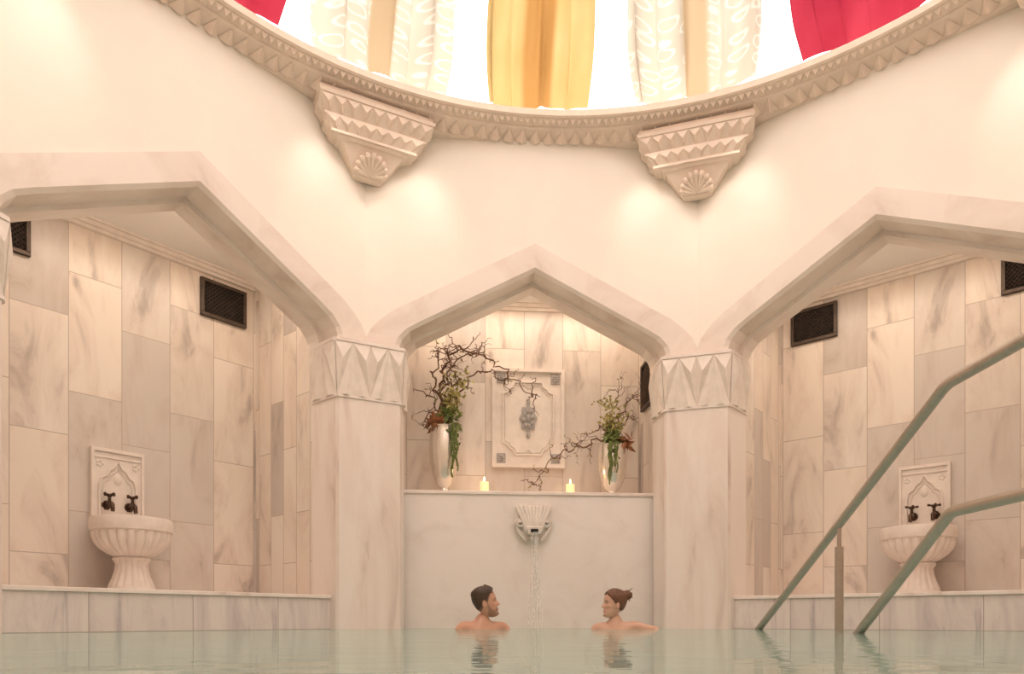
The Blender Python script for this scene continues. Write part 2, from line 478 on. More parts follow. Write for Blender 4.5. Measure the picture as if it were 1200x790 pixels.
# corbels
def corbel(beta):
    mb=MB()
    RR=.06; ZZ=.012
    def tier(w0,r0,z0,w1,r1,z1,back=3.5,n=0,h=.03):
        r0+=RR;r1+=RR;z0+=ZZ;z1+=ZZ
        A=[(-w0,r0,z0),(w0,r0,z0),(w0,back,z0),(-w0,back,z0),(-w1,r1,z1),(w1,r1,z1),(w1,back,z1),(-w1,back,z1)]
        mb.hexa(A)
        if n:
            mb.pyramids(A[0],A[1],A[5],A[4],n,h)
            k=max(2,int(n*(back-r1)/(2*w1)))
            mb.pyramids(A[1],A[2],A[6],A[5],k,h); mb.pyramids(A[3],A[0],A[4],A[7],k,h)
    tier(.435,3.075,3.862,.445,3.065,3.885,back=3.47)
    tier(.435,3.12,3.88,.435,3.10,3.93,back=3.42)
    tier(.385,3.16,3.775,.43,3.085,3.862,n=9,h=.03)
    tier(.39,3.15,3.76,.39,3.15,3.775)
    tier(.325,3.20,3.69,.375,3.15,3.76,n=8,h=.025)
    tier(.33,3.19,3.672,.33,3.19,3.69)
    tier(.26,3.22,3.655,.27,3.21,3.672)
    tier(.11,3.37,3.50,.24,3.24,3.655)
    base=Vector((0,3.355+RR,3.51+ZZ)); topc=Vector((0,3.232+RR,3.645+ZZ))
    up=(topc-base); nn=Vector((0,-up.z,up.y)).normalized()
    if nn.y>0: nn=-nn
    K=9; R=.14
    for i in range(K):
        a=math.radians(-72+144*i/(K-1)); 
        d=Vector((sin(a),0,0))+up.normalized()*cos(a)
        L=R*(.85+.35*cos(a))
        pts=[base+nn*.008+d*L*t+nn*(.012+.02*t) for t in(.08,.35,.65,.88,1)]
        mb.tube(pts,[.006,.012,.018,.021,.013],8)
    mb.obj("carved_corbel",M_stone,vertM(beta),smooth=False)
for i in range(8): corbel(22.5+45*i)

# dome and drapes
def dome_pt(az,ph,off=0.):
    r=(3.30-off)*cos(ph); z=4.05+1.75*sin(ph)-off*.3*sin(ph)
    return (-r*sin(az), r*cos(az), z)
mb=MB(); na,nph=64,16
vs=[dome_pt(2*pi*i/na, (pi/2)*j/nph) for j in range(nph+1) for i in range(na)]
fs=[(j*na+i,(j+1)*na+i,(j+1)*na+(i+1)%na,j*na+(i+1)%na) for j in range(nph) for i in range(na)]
mb.add(vs,fs); mb.obj("ceiling_dome",M_dome,smooth=True,angle=180)

def drape(k):
    az0=2*pi*k/16
    kind=[M_gold,M_cream,M_red,M_cream][k%4]
    mb=MB(); nu,nv=90,30; mb.uv=[]
    rnd=random.Random(k+3)
    hw=[.142,.164,.160,.164][k%4]
    p1,p2=rnd.uniform(0,6),rnd.uniform(0,6)
    lean=rnd.uniform(-.008,.008)
    for j in range(nv+1):
        t=j/nv
        for i in range(nu+1):
            u=i/nu*2-1
            bil=sin(min(1,t*5)*pi/2)
            wf=hw*(.92+.11*bil+.015*sin(t*14+p2)) 
            fw=u*8+p1+1.2*sin(u*2+p2)+.5*sin(t*4+p1)
            az=az0+u*wf+lean*(1-t)+.008*sin(2*fw)*(1-.5*t)
            hem=min(1,t*7)
            fold=(.062*sin(fw)+.024*sin(u*19+p2+t*3))*(.30+.70*hem)+.02*sin(u*3.2+p2)
            off=.19+fold*(1-.25*t)+.03*bil
            ph=.024+.006*u*u+.003*sin(u*4+p1)*(1-t)+t*1.14
            mb.v.append(dome_pt(az,max(.004,ph),off)); mb.uv.append((i/nu,t*1.2))
    W=nu+1
    for j in range(nv):
        for i in range(nu):
            mb.f.append([j*W+i,j*W+i+1,(j+1)*W+i+1,(j+1)*W+i]); mb.m.append(0)
    mb.obj("fabric_drape",kind,smooth=True,angle=180)
for k in range(16): drape(k)

# ------------------------------------------------------------------ vents
def vent(M,w=.40,h=.33):
    e=empty("air_vent",M)
    mb=MB(); f=.028
    mb.box(-w/2,w/2,-.03,0,-h/2,-h/2+f); mb.box(-w/2,w/2,-.03,0,h/2-f,h/2)
    mb.box(-w/2,-w/2+f,-.03,0,-h/2+f,h/2-f); mb.box(w/2-f,w/2,-.03,0,-h/2+f,h/2-f)
    o=mb.obj("frame",M_vent,bevel=.003); o.parent=e
    mb=MB(); mb.box(-w/2+f,w/2-f,-.006,0,-h/2+f,h/2-f); mb.obj("back_plate",M_ventbk).parent=e
    mb=MB()
    iw,ih=w-2*f,h-2*f
    for i in range(-9,11):
        for sg in(1,-1):
            x0=-iw/2+i*iw/10
            a=Vector((x0,0,-ih/2 if sg>0 else ih/2)); d=Vector((ih,0,ih*sg))
            t0,t1=0,1
            if a.x<-iw/2: t0=(-iw/2-a.x)/d.x
            if a.x+d.x>iw/2: t1=(iw/2-a.x)/d.x
            if t1-t0>.05:
                p,q=a+d*t0,a+d*t1
                mb.tube([(p.x,-.014-.003*sg,p.z),(q.x,-.014-.003*sg,q.z)],.0045,4)
    mb.obj("lattice",M_vent).parent=e
for deg in (45,315):
    vent(sideM(deg,1.198,.80,2.735),h=.31); vent(sideM(deg,1.198,-.80,2.735),h=.31)
vent(sideM(0)@Matrix.Translation((-1.098,.58,2.2))@Matrix.Rotation(pi/2,4,'Z'),.34,.42)
vent(sideM(0)@Matrix.Translation((1.098,.58,2.2))@Matrix.Rotation(-pi/2,4,'Z'),.34,.42)

# ------------------------------------------------------------------ wash basins
def basin(deg,sh=0):
    e=empty("wash_basin",sideM(deg,.92,sh,LEDGE))
    mb=MB()
    prof=[(.165,0),(.168,.03),(.155,.045),(.15,.06),(.128,.11),(.11,.17),(.105,.215),(.115,.24),(.128,.25),(.128,.262),(.115,.27),
          (.15,.29),(.20,.325),(.238,.37),(.255,.42),(.257,.452),(.262,.455),(.275,.462),(.278,.48),(.278,.535),(.272,.555),(.262,.557),(.235,.555),(.22,.53),(.19,.47),(.12,.43),(.0,.42)]
    def fl(a,j):
        if 3<=j<=7: return .09*(abs(sin(a*8))-.5)
        if 11<=j<=15: return .085*(abs(sin(a*12))-.5)
        return 0
    mb.lathe([(r*.98,z*.97) for r,z in prof],192,fl=fl); mb.obj("fluted_bowl_and_pedestal",M_carve,smooth=True,angle=50).parent=e
    mb=MB(); Y=.278
    mb.box(-.185,.185,Y-.03,Y,.50,1.08)
    mb.box(-.185,.185,Y-.045,Y-.03,1.055,1.08); mb.box(-.185,-.165,Y-.045,Y-.03,.5,1.055); mb.box(.165,.185,Y-.045,Y-.03,.5,1.055)
    mb.box(-.165,.165,Y-.038,Y-.03,1.01,1.025)
    arch=[(-.13,.52),(-.13,.80),(-.115,.86),(-.08,.88),(-.06,.92),(-.03,.94),(0,.99),(.03,.94),(.06,.92),(.08,.88),(.115,.86),(.13,.80),(.13,.52)]
    mb.tube([(x,Y-.035,z) for x,z in arch],.010,6); mb.tube([(x*.8,Y-.033,.52+(z-.52)*.92) for x,z in arch],.006,6)
    for sx in(-1,1):
        for k in range(5):
            a=k*2*pi/5; mb.ellips((sx*.125+.018*cos(a),Y-.03,.965+.018*sin(a)),(.011,.008,.011),8,6)
    mb.ellips((0,Y-.03,.86),(.03,.012,.045),12,8)
    mb.obj("carved_panel",M_carve).parent=e
    for sx in(-.08,.08):
        mb=MB(); z=.66
        mb.tube([(sx,Y-.03,z),(sx,Y-.045,z)],[.035,.03],16)
        mb.tube(catmull([(sx,Y-.04,z),(sx,Y-.10,z+.005),(sx,Y-.14,z-.01),(sx,Y-.15,z-.055)],5),[.017]*11+[.014]*5,12)
        mb.tube([(sx,Y-.09,z),(sx,Y-.09,z+.06)],[.014,.010],10)
        mb.ellips((sx,Y-.09,z+.065),(.02,.02,.014),12,8)
        for k in range(4):
            a=k*pi/2+.4; mb.tube([(sx,Y-.09,z+.068),(sx+.038*cos(a),Y-.09+.038*sin(a),z+.075)],[.008,.007],8)
            mb.ellips((sx+.04*cos(a),Y-.09+.04*sin(a),z+.075),(.011,.011,.011),8,6)
        mb.obj("bronze_tap",M_bronze,smooth=True).parent=e
basin(45,-.04); basin(315,.08)

# ------------------------------------------------------------------ carved wall panel (niche)
e=empty("carved_wall_panel",sideM(0,.85,.035,1.93))
mb=MB(); W,H=.335,.455
mb.box(-W,W,-.025,0,-H,H)
def frame(w,h,t,y0,y1):
    mb.box(-w,w,y0,y1,h-t,h); mb.box(-w,w,y0,y1,-h,-h+t); mb.box(-w,-w+t,y0,y1,-h+t,h-t); mb.box(w-t,w,y0,y1,-h+t,h-t)
frame(W,H,.028,-.05,-.025); frame(W-.028,H-.028,.01,-.038,-.025)
cart=[]
w_,h_=.235,.335
for sx,sz in((1,1),(1,-1),(-1,-1),(-1,1)):
    pts=[(w_,h_-.11),(w_-.045,h_-.095),(w_-.06,h_-.06),(w_-.095,h_-.045),(w_-.11,h_)]
    cart.append([(sx*x,sz*z) for x,z in pts])
loop=cart[0][::-1]+cart[1]+cart[2][::-1]+cart[3]
loop.append(loop[0])
mb.tube([(x,-.03,z) for x,z in loop],.011,6)
mb.tube([(x*.9,-.028,z*.93) for x,z in loop],.006,6)
for sz in(1,-1):
    mb.tube([(-.05,-.03,sz*h_),(-.03,-.03,sz*(h_-.03)),(0,-.03,sz*(h_-.055)),(.03,-.03,sz*(h_-.03)),(.05,-.03,sz*h_)],.007,6)
mb.obj("marble_slab_with_mouldings",M_carve).parent=e
mb=MB()
for sx in(1,-1):
    for sz in(1,-1):
        cx,cz=sx*.25,sz*.37
        mb.box(cx-.04,cx+.04,-.034,-.025,cz-.045,cz+.045)
        for k in range(6):
            a=k*pi/3; mb.ellips((cx+.02*cos(a),-.036,cz+.022*sin(a)),(.012,.008,.012),8,6)
        mb.ellips((cx,-.038,cz),(.01,.01,.01),8,6)
med=[]
for k in range(48):
    a=2*pi*k/48; r=1+.13*cos(a*8)
    med.append((.075*r*cos(a),.125*r*sin(a)))
mb.prism_y(med,-.036,-.025)
for k in range(8):
    a=k*pi/4+.2
    mb.ellips((.042*cos(a),-.038,.075*sin(a)),(.018,.010,.024),10,6)
mb.ellips((0,-.04,0),(.022,.012,.034),10,8)
for sz in(1,-1):
    mb.ellips((0,-.034,sz*.155),(.02,.01,.032),10,8)
mb.obj("arabesque_ornaments",M_carve_gray).parent=e

# ------------------------------------------------------------------ fountain spout + stream
e=empty("carved_fountain_spout",sideM(0,.35,.025,.89))
mb=MB()
outl=[(-.155,.10),(-.15,.13)]
for k in range(7):
    xc=-.125+.25*k/6
    for t in range(5):
        a=pi-pi*t/4; outl.append((xc+.021*cos(a),.135+.022*sin(a)+.012*cos(xc*10)))
outl+=[(.15,.13),(.155,.10),(.15,.02),(.125,-.06),(.10,-.12),(.06,-.155),(-.06,-.155),(-.10,-.12),(-.125,-.06),(-.15,.02)]
mb.prism_y(outl[::-1],-.035,0)
for k in range(9):
    u=-1+2*k/8
    pts=[Vector((u*.055,-.085,-.075)),Vector((u*.075,-.09+.02*abs(u),-.02)),Vector((u*.105,-.075+.02*abs(u),.06)),Vector((u*.135,-.05+.01*abs(u),.125)),Vector((u*.14,-.035,.142))]
    mb.tube(catmull(pts,4),[.011+.0006*i for i in range(17)],8)
for sx in(-1,1):
    pts=[]
    for k in range(24):
        t=k/23; a=t*2.8*pi; r=.040*(1-.75*t)
        pts.append((sx*(.118+r*cos(a)),-.04-.03*t,.0+r*sin(a)))
    mb.tube(pts,[.013]*24,8)
    mb.tube(catmull([(sx*.145,-.03,.02),(sx*.125,-.045,-.07),(sx*.065,-.05,-.145)],5),.015,8)
mb.ellips((0,-.05,-.01),(.10,.045,.10),20,12)
mb.box(-.055,.055,-.13,-.03,-.095,-.045)
mb.tube([(-.06,-.12,-.043),(.06,-.12,-.043)],.013,8)
mb.ellips((0,-.04,-.125),(.05,.03,.03),12,8)
mb.obj("carved_shell_mask",M_spout,smooth=True,angle=40).parent=e
mb=MB(); mb.box(-.032,.032,-.1325,-.12,-.085,-.055); mb.obj("spout_mouth",M_ventbk).parent=e
mb=MB()
rs=random.Random(2)
for k in range(7):
    x0=rs.uniform(-.022,.022); dx=rs.uniform(-.05,.05)
    zend=-.905
    pts=[(x0+dx*(t**1.5)+.003*sin(t*20+k),-.135-.045*math.sqrt(t),-.08+(zend+.08)*t) for t in [i/14 for i in range(15)]]
    mb.tube(pts,[.0040-.0022*(i/14) for i in range(15)],6)
mb.obj("water_stream",M_stream,smooth=True).parent=e

# ------------------------------------------------------------------ plant arrangements
def vase_arr(name,x,y,guides,seed,leafspec,vh,pearl):
    rs=random.Random(seed)
    e=empty(name,Matrix.Translation((x,y,1.17)))
    xmin,xmax=-1.03-x,1.03-x
    mb=MB()
    prof=[(0,0),(.078,0),(.08,.012),(.06,.025),(.04,.05),(.04,.07),(.07,.10),(.10,.18),(.122,.30),(.13,.42),(.128,.52),(.12,.58),(.125,.60),(.114,.598),(.10,.57),(.09,.5),(0,.45)]
    mb.lathe([(r,z*vh/.6) for r,z in prof],48); mb.obj("silver_vase",M_silver,smooth=True,angle=60).parent=e
    mb=MB()
    def clampv(p): p.x=max(xmin,min(xmax,p.x)); p.y=min(p.y,.2); return p
    def wob(pts,amp,k=7):
        c=catmull(pts,k); o=[]; px,py,pz=rs.uniform(0,6),rs.uniform(0,6),rs.uniform(0,6)
        for i,p in enumerate(c):
            t=i/len(c); a=amp*min(1,t*4)
            o.append(clampv(p+Vector((a*sin(i*1.15+px)+a*.5*sin(i*2.3+py),a*.7*cos(i*1.15+px),a*sin(i*.95+pz)+a*.5*cos(i*2.1+px)))))
        return o
    allp=[]
    for gpts,r0,amp in guides:
        c=wob([Vector(p) for p in gpts],amp); n=len(c)
        mb.tube(c,[r0*(1-.75*i/n) for i in range(n)],6)
        allp+=c[n//4:]
        nb=int(n/3.2)
        for _ in range(nb):
            i=rs.randrange(n//4,n-1); p=c[i]
            d=(c[i+1]-c[i]).normalized()+Vector((rs.uniform(-1,1),rs.uniform(-.5,.3),rs.uniform(-.8,1)))
            d.normalize(); L=rs.uniform(.08,.24)
            q=[p]
            dd=d.copy()
            for s_ in range(3):
                dd=(dd+Vector((rs.uniform(-.8,.8),rs.uniform(-.4,.4),rs.uniform(-.8,.8)))).normalized()
                q.append(clampv(q[-1]+dd*L/3))
            q=wob(q,.009,5)
            m=len(q); mb.tube(q,[r0*.42*(1-.7*k/m) for k in range(m)],5)
            if rs.random()<.5: allp+=q[m//2:]
    mb.obj("corkscrew_branches",M_twig).parent=e
    mb=MB()
    def leaf(p,size,mi):
        mb.mi=mi
        d=Vector((rs.uniform(-1,1),rs.uniform(-1,.4),rs.uniform(-1,1))).normalized()
        s_=d.cross(Vector((rs.uniform(-1,1),rs.uniform(-1,1),rs.uniform(-1,1)))).normalized()
        n_=d.cross(s_)
        w_=size*.28
        mb.add([p,p+d*size*.4+s_*w_,p+d*size*.4+n_*w_*.25,p+d*size*.4-s_*w_,p+d*size],[(0,1,2),(0,2,3),(1,4,2),(2,4,3)])
    for (cx,cy,cz,rx,ry,rz,n,size,mi) in leafspec:
        for _ in range(n):
            a=Vector((rs.gauss(0,.45),rs.gauss(0,.45),rs.gauss(0,.45)))
            leaf(Vector((cx+a.x*rx,cy+a.y*ry,cz+a.z*rz)),size*rs.uniform(.6,1.3),mi)
    for p in rs.sample(allp,min(len(allp),70)):
        leaf(p,.028,1)
    for k in range(9):
        x0=rs.uniform(*pearl); y0=-.135-rs.uniform(0,.03); L=rs.uniform(.25,.5)*vh/.6
        for s_ in range(int(L/.014)):
            mb.mi=0
            mb.ellips((x0+.008*sin(s_*.5+k),y0+.006*cos(s_*.7),vh-s_*.014),(.0085,.0085,.0085),6,4)
    mb.obj("foliage",[M_leaf,M_leaf2,M_leafb]).parent=e
    return e

gL=[([(0,0,.45),(.02,-.02,.75),(-.03,0,.98),(.02,.02,1.2),(.12,.0,1.30),(.35,-.03,1.22),(.52,-.02,1.12),(.66,-.02,1.0),(.85,-.03,.86)],.013,.022),
    ([(0,0,.45),(-.03,0,.8),(.03,.02,1.05),(.12,0,1.2),(.3,.02,1.28),(.46,.0,1.2)],.011,.02),
    ([(0,0,.45),(-.06,0,.75),(-.14,0,.88),(-.28,-.02,.92)],.010,.02),
    ([(0,0,.45),(-.05,-.02,.85),(-.1,-.02,1.05),(-.02,-.02,1.25),(.1,0,1.33)],.011,.022),
    ([(0,0,.45),(.08,.0,.75),(.2,0,1.0),(.34,.02,1.12),(.5,0,1.05),(.58,0,.95)],.010,.02),
    ([(0,0,.5),(.02,-.05,.8),(.1,-.06,1.0),(.05,-.06,1.15),(.18,-.05,1.2)],.008,.02),
    ([(0,0,.5),(-.1,-.05,.7),(-.18,-.06,.62),(-.12,-.08,.55)],.007,.012)]
lL=[(.06,-.03,.80,.10,.08,.14,170,.05,1),(.12,-.02,1.02,.12,.06,.10,80,.045,1),(.04,-.06,.68,.10,.07,.08,80,.06,0),(-.08,-.08,.62,.07,.06,.06,26,.10,2),(.09,-.10,.5,.05,.04,.1,50,.05,0)]
vase_arr("vase_with_branches",-.735,3.86,gL,11,lL,.60,(.05,.125))
gR=[([(0,0,.4),(.0,-.03,.62),(-.12,-.04,.50),(-.3,-.05,.44),(-.42,-.05,.40),(-.55,-.04,.32),(-.62,-.05,.18),(-.72,-.05,.06)],.010,.022),
    ([(0,0,.4),(.04,0,.65),(.12,0,.8),(.2,0,.92),(.25,0,.88)],.008,.018),
    ([(0,0,.4),(-.02,0,.7),(.05,0,.88),(.0,0,.98)],.007,.016),
    ([(0,0,.4),(.06,-.03,.6),(.15,-.03,.72),(.22,-.03,.66)],.007,.016),
    ([(0,0,.4),(-.1,-.02,.62),(-.25,-.03,.52),(-.38,-.04,.44)],.007,.018)]
lR=[(.0,-.03,.66,.10,.07,.10,150,.045,1),(-.03,-.02,.82,.13,.06,.08,70,.04,1),(-.02,-.07,.52,.09,.07,.08,110,.055,0),(.10,-.06,.50,.08,.05,.05,22,.09,2),(-.02,-.11,.4,.05,.04,.1,50,.05,0)]
vase_arr("vase_with_branches",.765,3.83,gR,23,lR,.46,(-.06,.01))

for x,hh in((-.385,.10),(.37,.09)):
    e=empty("candle",Matrix.Translation((x,3.74,1.17)))
    mb=MB(); mb.lathe([(0,0),(.036,0),(.038,.004),(.038,hh),(.03,hh+.003),(.01,hh-.008),(0,hh-.008)],24); mb.obj("wax",M_wax,smooth=True).parent=e
    mb=MB(); mb.tube([(0,0,hh-.01),(0,0,hh+.01)],.0015,5); mb.obj("wick",M_vent).parent=e
    mb=MB(); mb.lathe([(0,hh+.005),(.006,hh+.015),(.007,hh+.024),(.003,hh+.04),(0,hh+.05)],12); mb.obj("flame",M_flame,smooth=True).parent=e

# ------------------------------------------------------------------ handrail + submerged steps
e=empty("stair_handrail")
def rail(pts,r,nm="rail"):
    mb=MB(); mb.tube(pts,r,16); mb.obj(nm,M_steel,smooth=True,angle=60).parent=e
def bent(P,rad=.12,k=6):
    P=[Vector(p) for p in P]; out=[P[0]]
    for i in range(1,len(P)-1):
        a=(P[i-1]-P[i]).normalized(); b=(P[i+1]-P[i]).normalized()
        p0=P[i]+a*rad; p1=P[i]+b*rad
        for j in range(k+1):
            t=j/k; out.append(p0*(1-t)**2+P[i]*2*t*(1-t)+p1*t*t)
    out.append(P[-1]); return out
top=bent([(1.625,2.92,-.12),(1.415,.377,1.065),(1.378,-.10,1.075),(1.334,-.62,1.075),(1.334,-.62,-.138)],.04)
rail(top,.0245,nm="upper_rail")
low=bent([(1.50,1.40,-.17),(1.412,.347,.523),(1.376,-.11,.523),(1.338,-.60,.523)],.035)
rail(low,.0245,nm="lower_rail")
rail([(1.497,1.36,-.698),(1.497,1.36,.48)],.023,nm="post")
rail([(1.497,1.36,.48),(1.497,1.36,.60)],.012,nm="post_pin")
for i,(y0,y1,zt) in enumerate([(-.9,.3,-.14),(.3,.75,-.35),(.75,1.2,-.52),(1.2,1.65,-.70),(1.65,2.1,-.86)]):
    mb=MB(); mb.box(1.25,2.3,y0,y1,-1.0,zt); o=mb.obj("submerged_pool_step",M_pool)

# ------------------------------------------------------------------ people
def skin_material(name):
    m,nt,b=new_mat(name)
    at=N(nt,"ShaderNodeVertexColor"); at.layer_name="Col"
    nz=N(nt,"ShaderNodeTexNoise"); nz.inputs["Scale"].default_value=60
    tc=N(nt,"ShaderNodeTexCoord"); nt.links.new(tc.outputs["Object"],nz.inputs["Vector"])
    r=ramp(nt,[(.3,(.93,.93,.93)),(.7,(1,1,1))]); nt.links.new(nz.outputs["Fac"],r.inputs[0])
    mx=N(nt,"ShaderNodeMix",data_type='RGBA',blend_type='MULTIPLY'); mx.inputs[0].default_value=1
    nt.links.new(at.outputs["Color"],mx.inputs[6]); nt.links.new(r.outputs["Color"],mx.inputs[7])
    nt.links.new(mx.outputs[2],b.inputs["Base Color"])
    b.inputs["Roughness"].default_value=.38
    b.inputs["Subsurface Weight"].default_value=.08; b.inputs["Subsurface Radius"].default_value=(.02,.008,.004)
    return m

def hair_material(name,col):
    m,nt,b=new_mat(name)
    tc=N(nt,"ShaderNodeTexCoord"); mp=N(nt,"ShaderNodeMapping"); mp.inputs["Scale"].default_value=(60,60,260)
    nt.links.new(tc.outputs["Object"],mp.inputs[0])
    nz=N(nt,"ShaderNodeTexNoise"); nz.inputs["Scale"].default_value=1; nz.inputs["Detail"].default_value=4
    nt.links.new(mp.outputs[0],nz.inputs["Vector"])
    r=ramp(nt,[(.3,tuple(c*.45 for c in col)),(.7,tuple(c*1.5 for c in col))])
    nt.links.new(nz.outputs["Fac"],r.inputs[0]); nt.links.new(r.outputs[0],b.inputs["Base Color"])
    bp=N(nt,"ShaderNodeBump"); bp.inputs["Strength"].default_value=.7; bp.inputs["Distance"].default_value=.004
    nt.links.new(nz.outputs["Fac"],bp.inputs["Height"]); nt.links.new(bp.outputs[0],b.inputs["Normal"])
    b.inputs["Roughness"].default_value=.42
    return m

TAB=np.array([
(0.00,.060,.008,.020),(0.04,.078,.028,.036),(0.12,.084,.045,.049),(0.20,.081,.056,.057),(0.28,.079,.066,.062),
(0.36,.080,.078,.066),(0.45,.080,.088,.070),(0.52,.078,.095,.073),(0.60,.084,.100,.075),(0.70,.083,.102,.076),
(0.80,.075,.098,.073),(0.88,.060,.086,.063),(0.94,.040,.066,.048),(0.98,.020,.042,.028),(1.00,.002,.006,.005)])
def head_surface(t,a,sex):
    f=np.interp(t,TAB[:,0],TAB[:,1]); k=np.interp(t,TAB[:,0],TAB[:,2]); w=np.interp(t,TAB[:,0],TAB[:,3])
    if sex=='f' and t<.35: w*=.93; f-=.002
    ca,sa=cos(a),sin(a)
    ry=f if ca>0 else k
    p=2.3
    r=1/((abs(ca)/max(ry,1e-4))**p+(abs(sa)/max(w,1e-4))**p)**(1/p)
    aa=abs(a)
    g=lambda x,c,s: math.exp(-((x-c)/s)**2)
    if ca>0:
        nose=0
        if .31<t<.60:
            nose=np.interp(t,[.31,.335,.37,.40,.46,.52,.56,.60],[0,.015,.029,.027,.018,.009,.004,0])
        r+=nose*math.exp(-(aa/np.interp(t,[.33,.38,.45,.55],[.20,.17,.12,.11]))**2)
        r+=.009*g(t,.262,.022)*g(aa,0,.30)+.009*g(t,.205,.024)*g(aa,0,.28)-.005*g(t,.233,.010)*g(aa,0,.3)
        r+=.007*g(t,.08,.05)*g(aa,0,.40)-.005*g(t,.155,.03)*g(aa,0,.4)
        r-=.012*g(t,.495,.045)*g(aa,.42,.20)
        r+=.005*g(t,.575,.03)*g(aa,.35,.35)*(1 if sex=='m' else .4)
        r+=.004*g(t,.40,.06)*g(aa,.75,.25)
    return r*sin(a), -r*cos(a)

def head_mesh(H,sex,hair=None):
    nt_,na=72,96; vs=[]
    for j in range(nt_+1):
        t=j/nt_
        for i in range(na):
            a=-pi+2*pi*i/na
            x,y=head_surface(t,a,sex)
            z=(t-.5)*H
            z+= (1-min(1,t/.30))*.35*max(0,(y+.04)) 
            if hair:
                d=hair(t,a)
                rr=math.hypot(x,y)+1e-6; 
                nz_=max(0,(t-.72)/.28)
                x+=x/rr*d*(1-.6*nz_); y+=y/rr*d*(1-.6*nz_); z+=d*nz_*1.0
            s=H/.235
            vs.append((x*s,y*s,z))
    fs=[]
    for j in range(nt_):
        for i in range(na):
            fs.append((j*na+i,j*na+(i+1)%na,(j+1)*na+(i+1)%na,(j+1)*na+i))
    fs.append(tuple(range(na))[::-1]); fs.append(tuple(nt_*na+i for i in range(na)))
    return vs,fs

def ss(x,a,b):
    t=max(0,min(1,(x-a)/(b-a))); return t*t*(3-2*t)

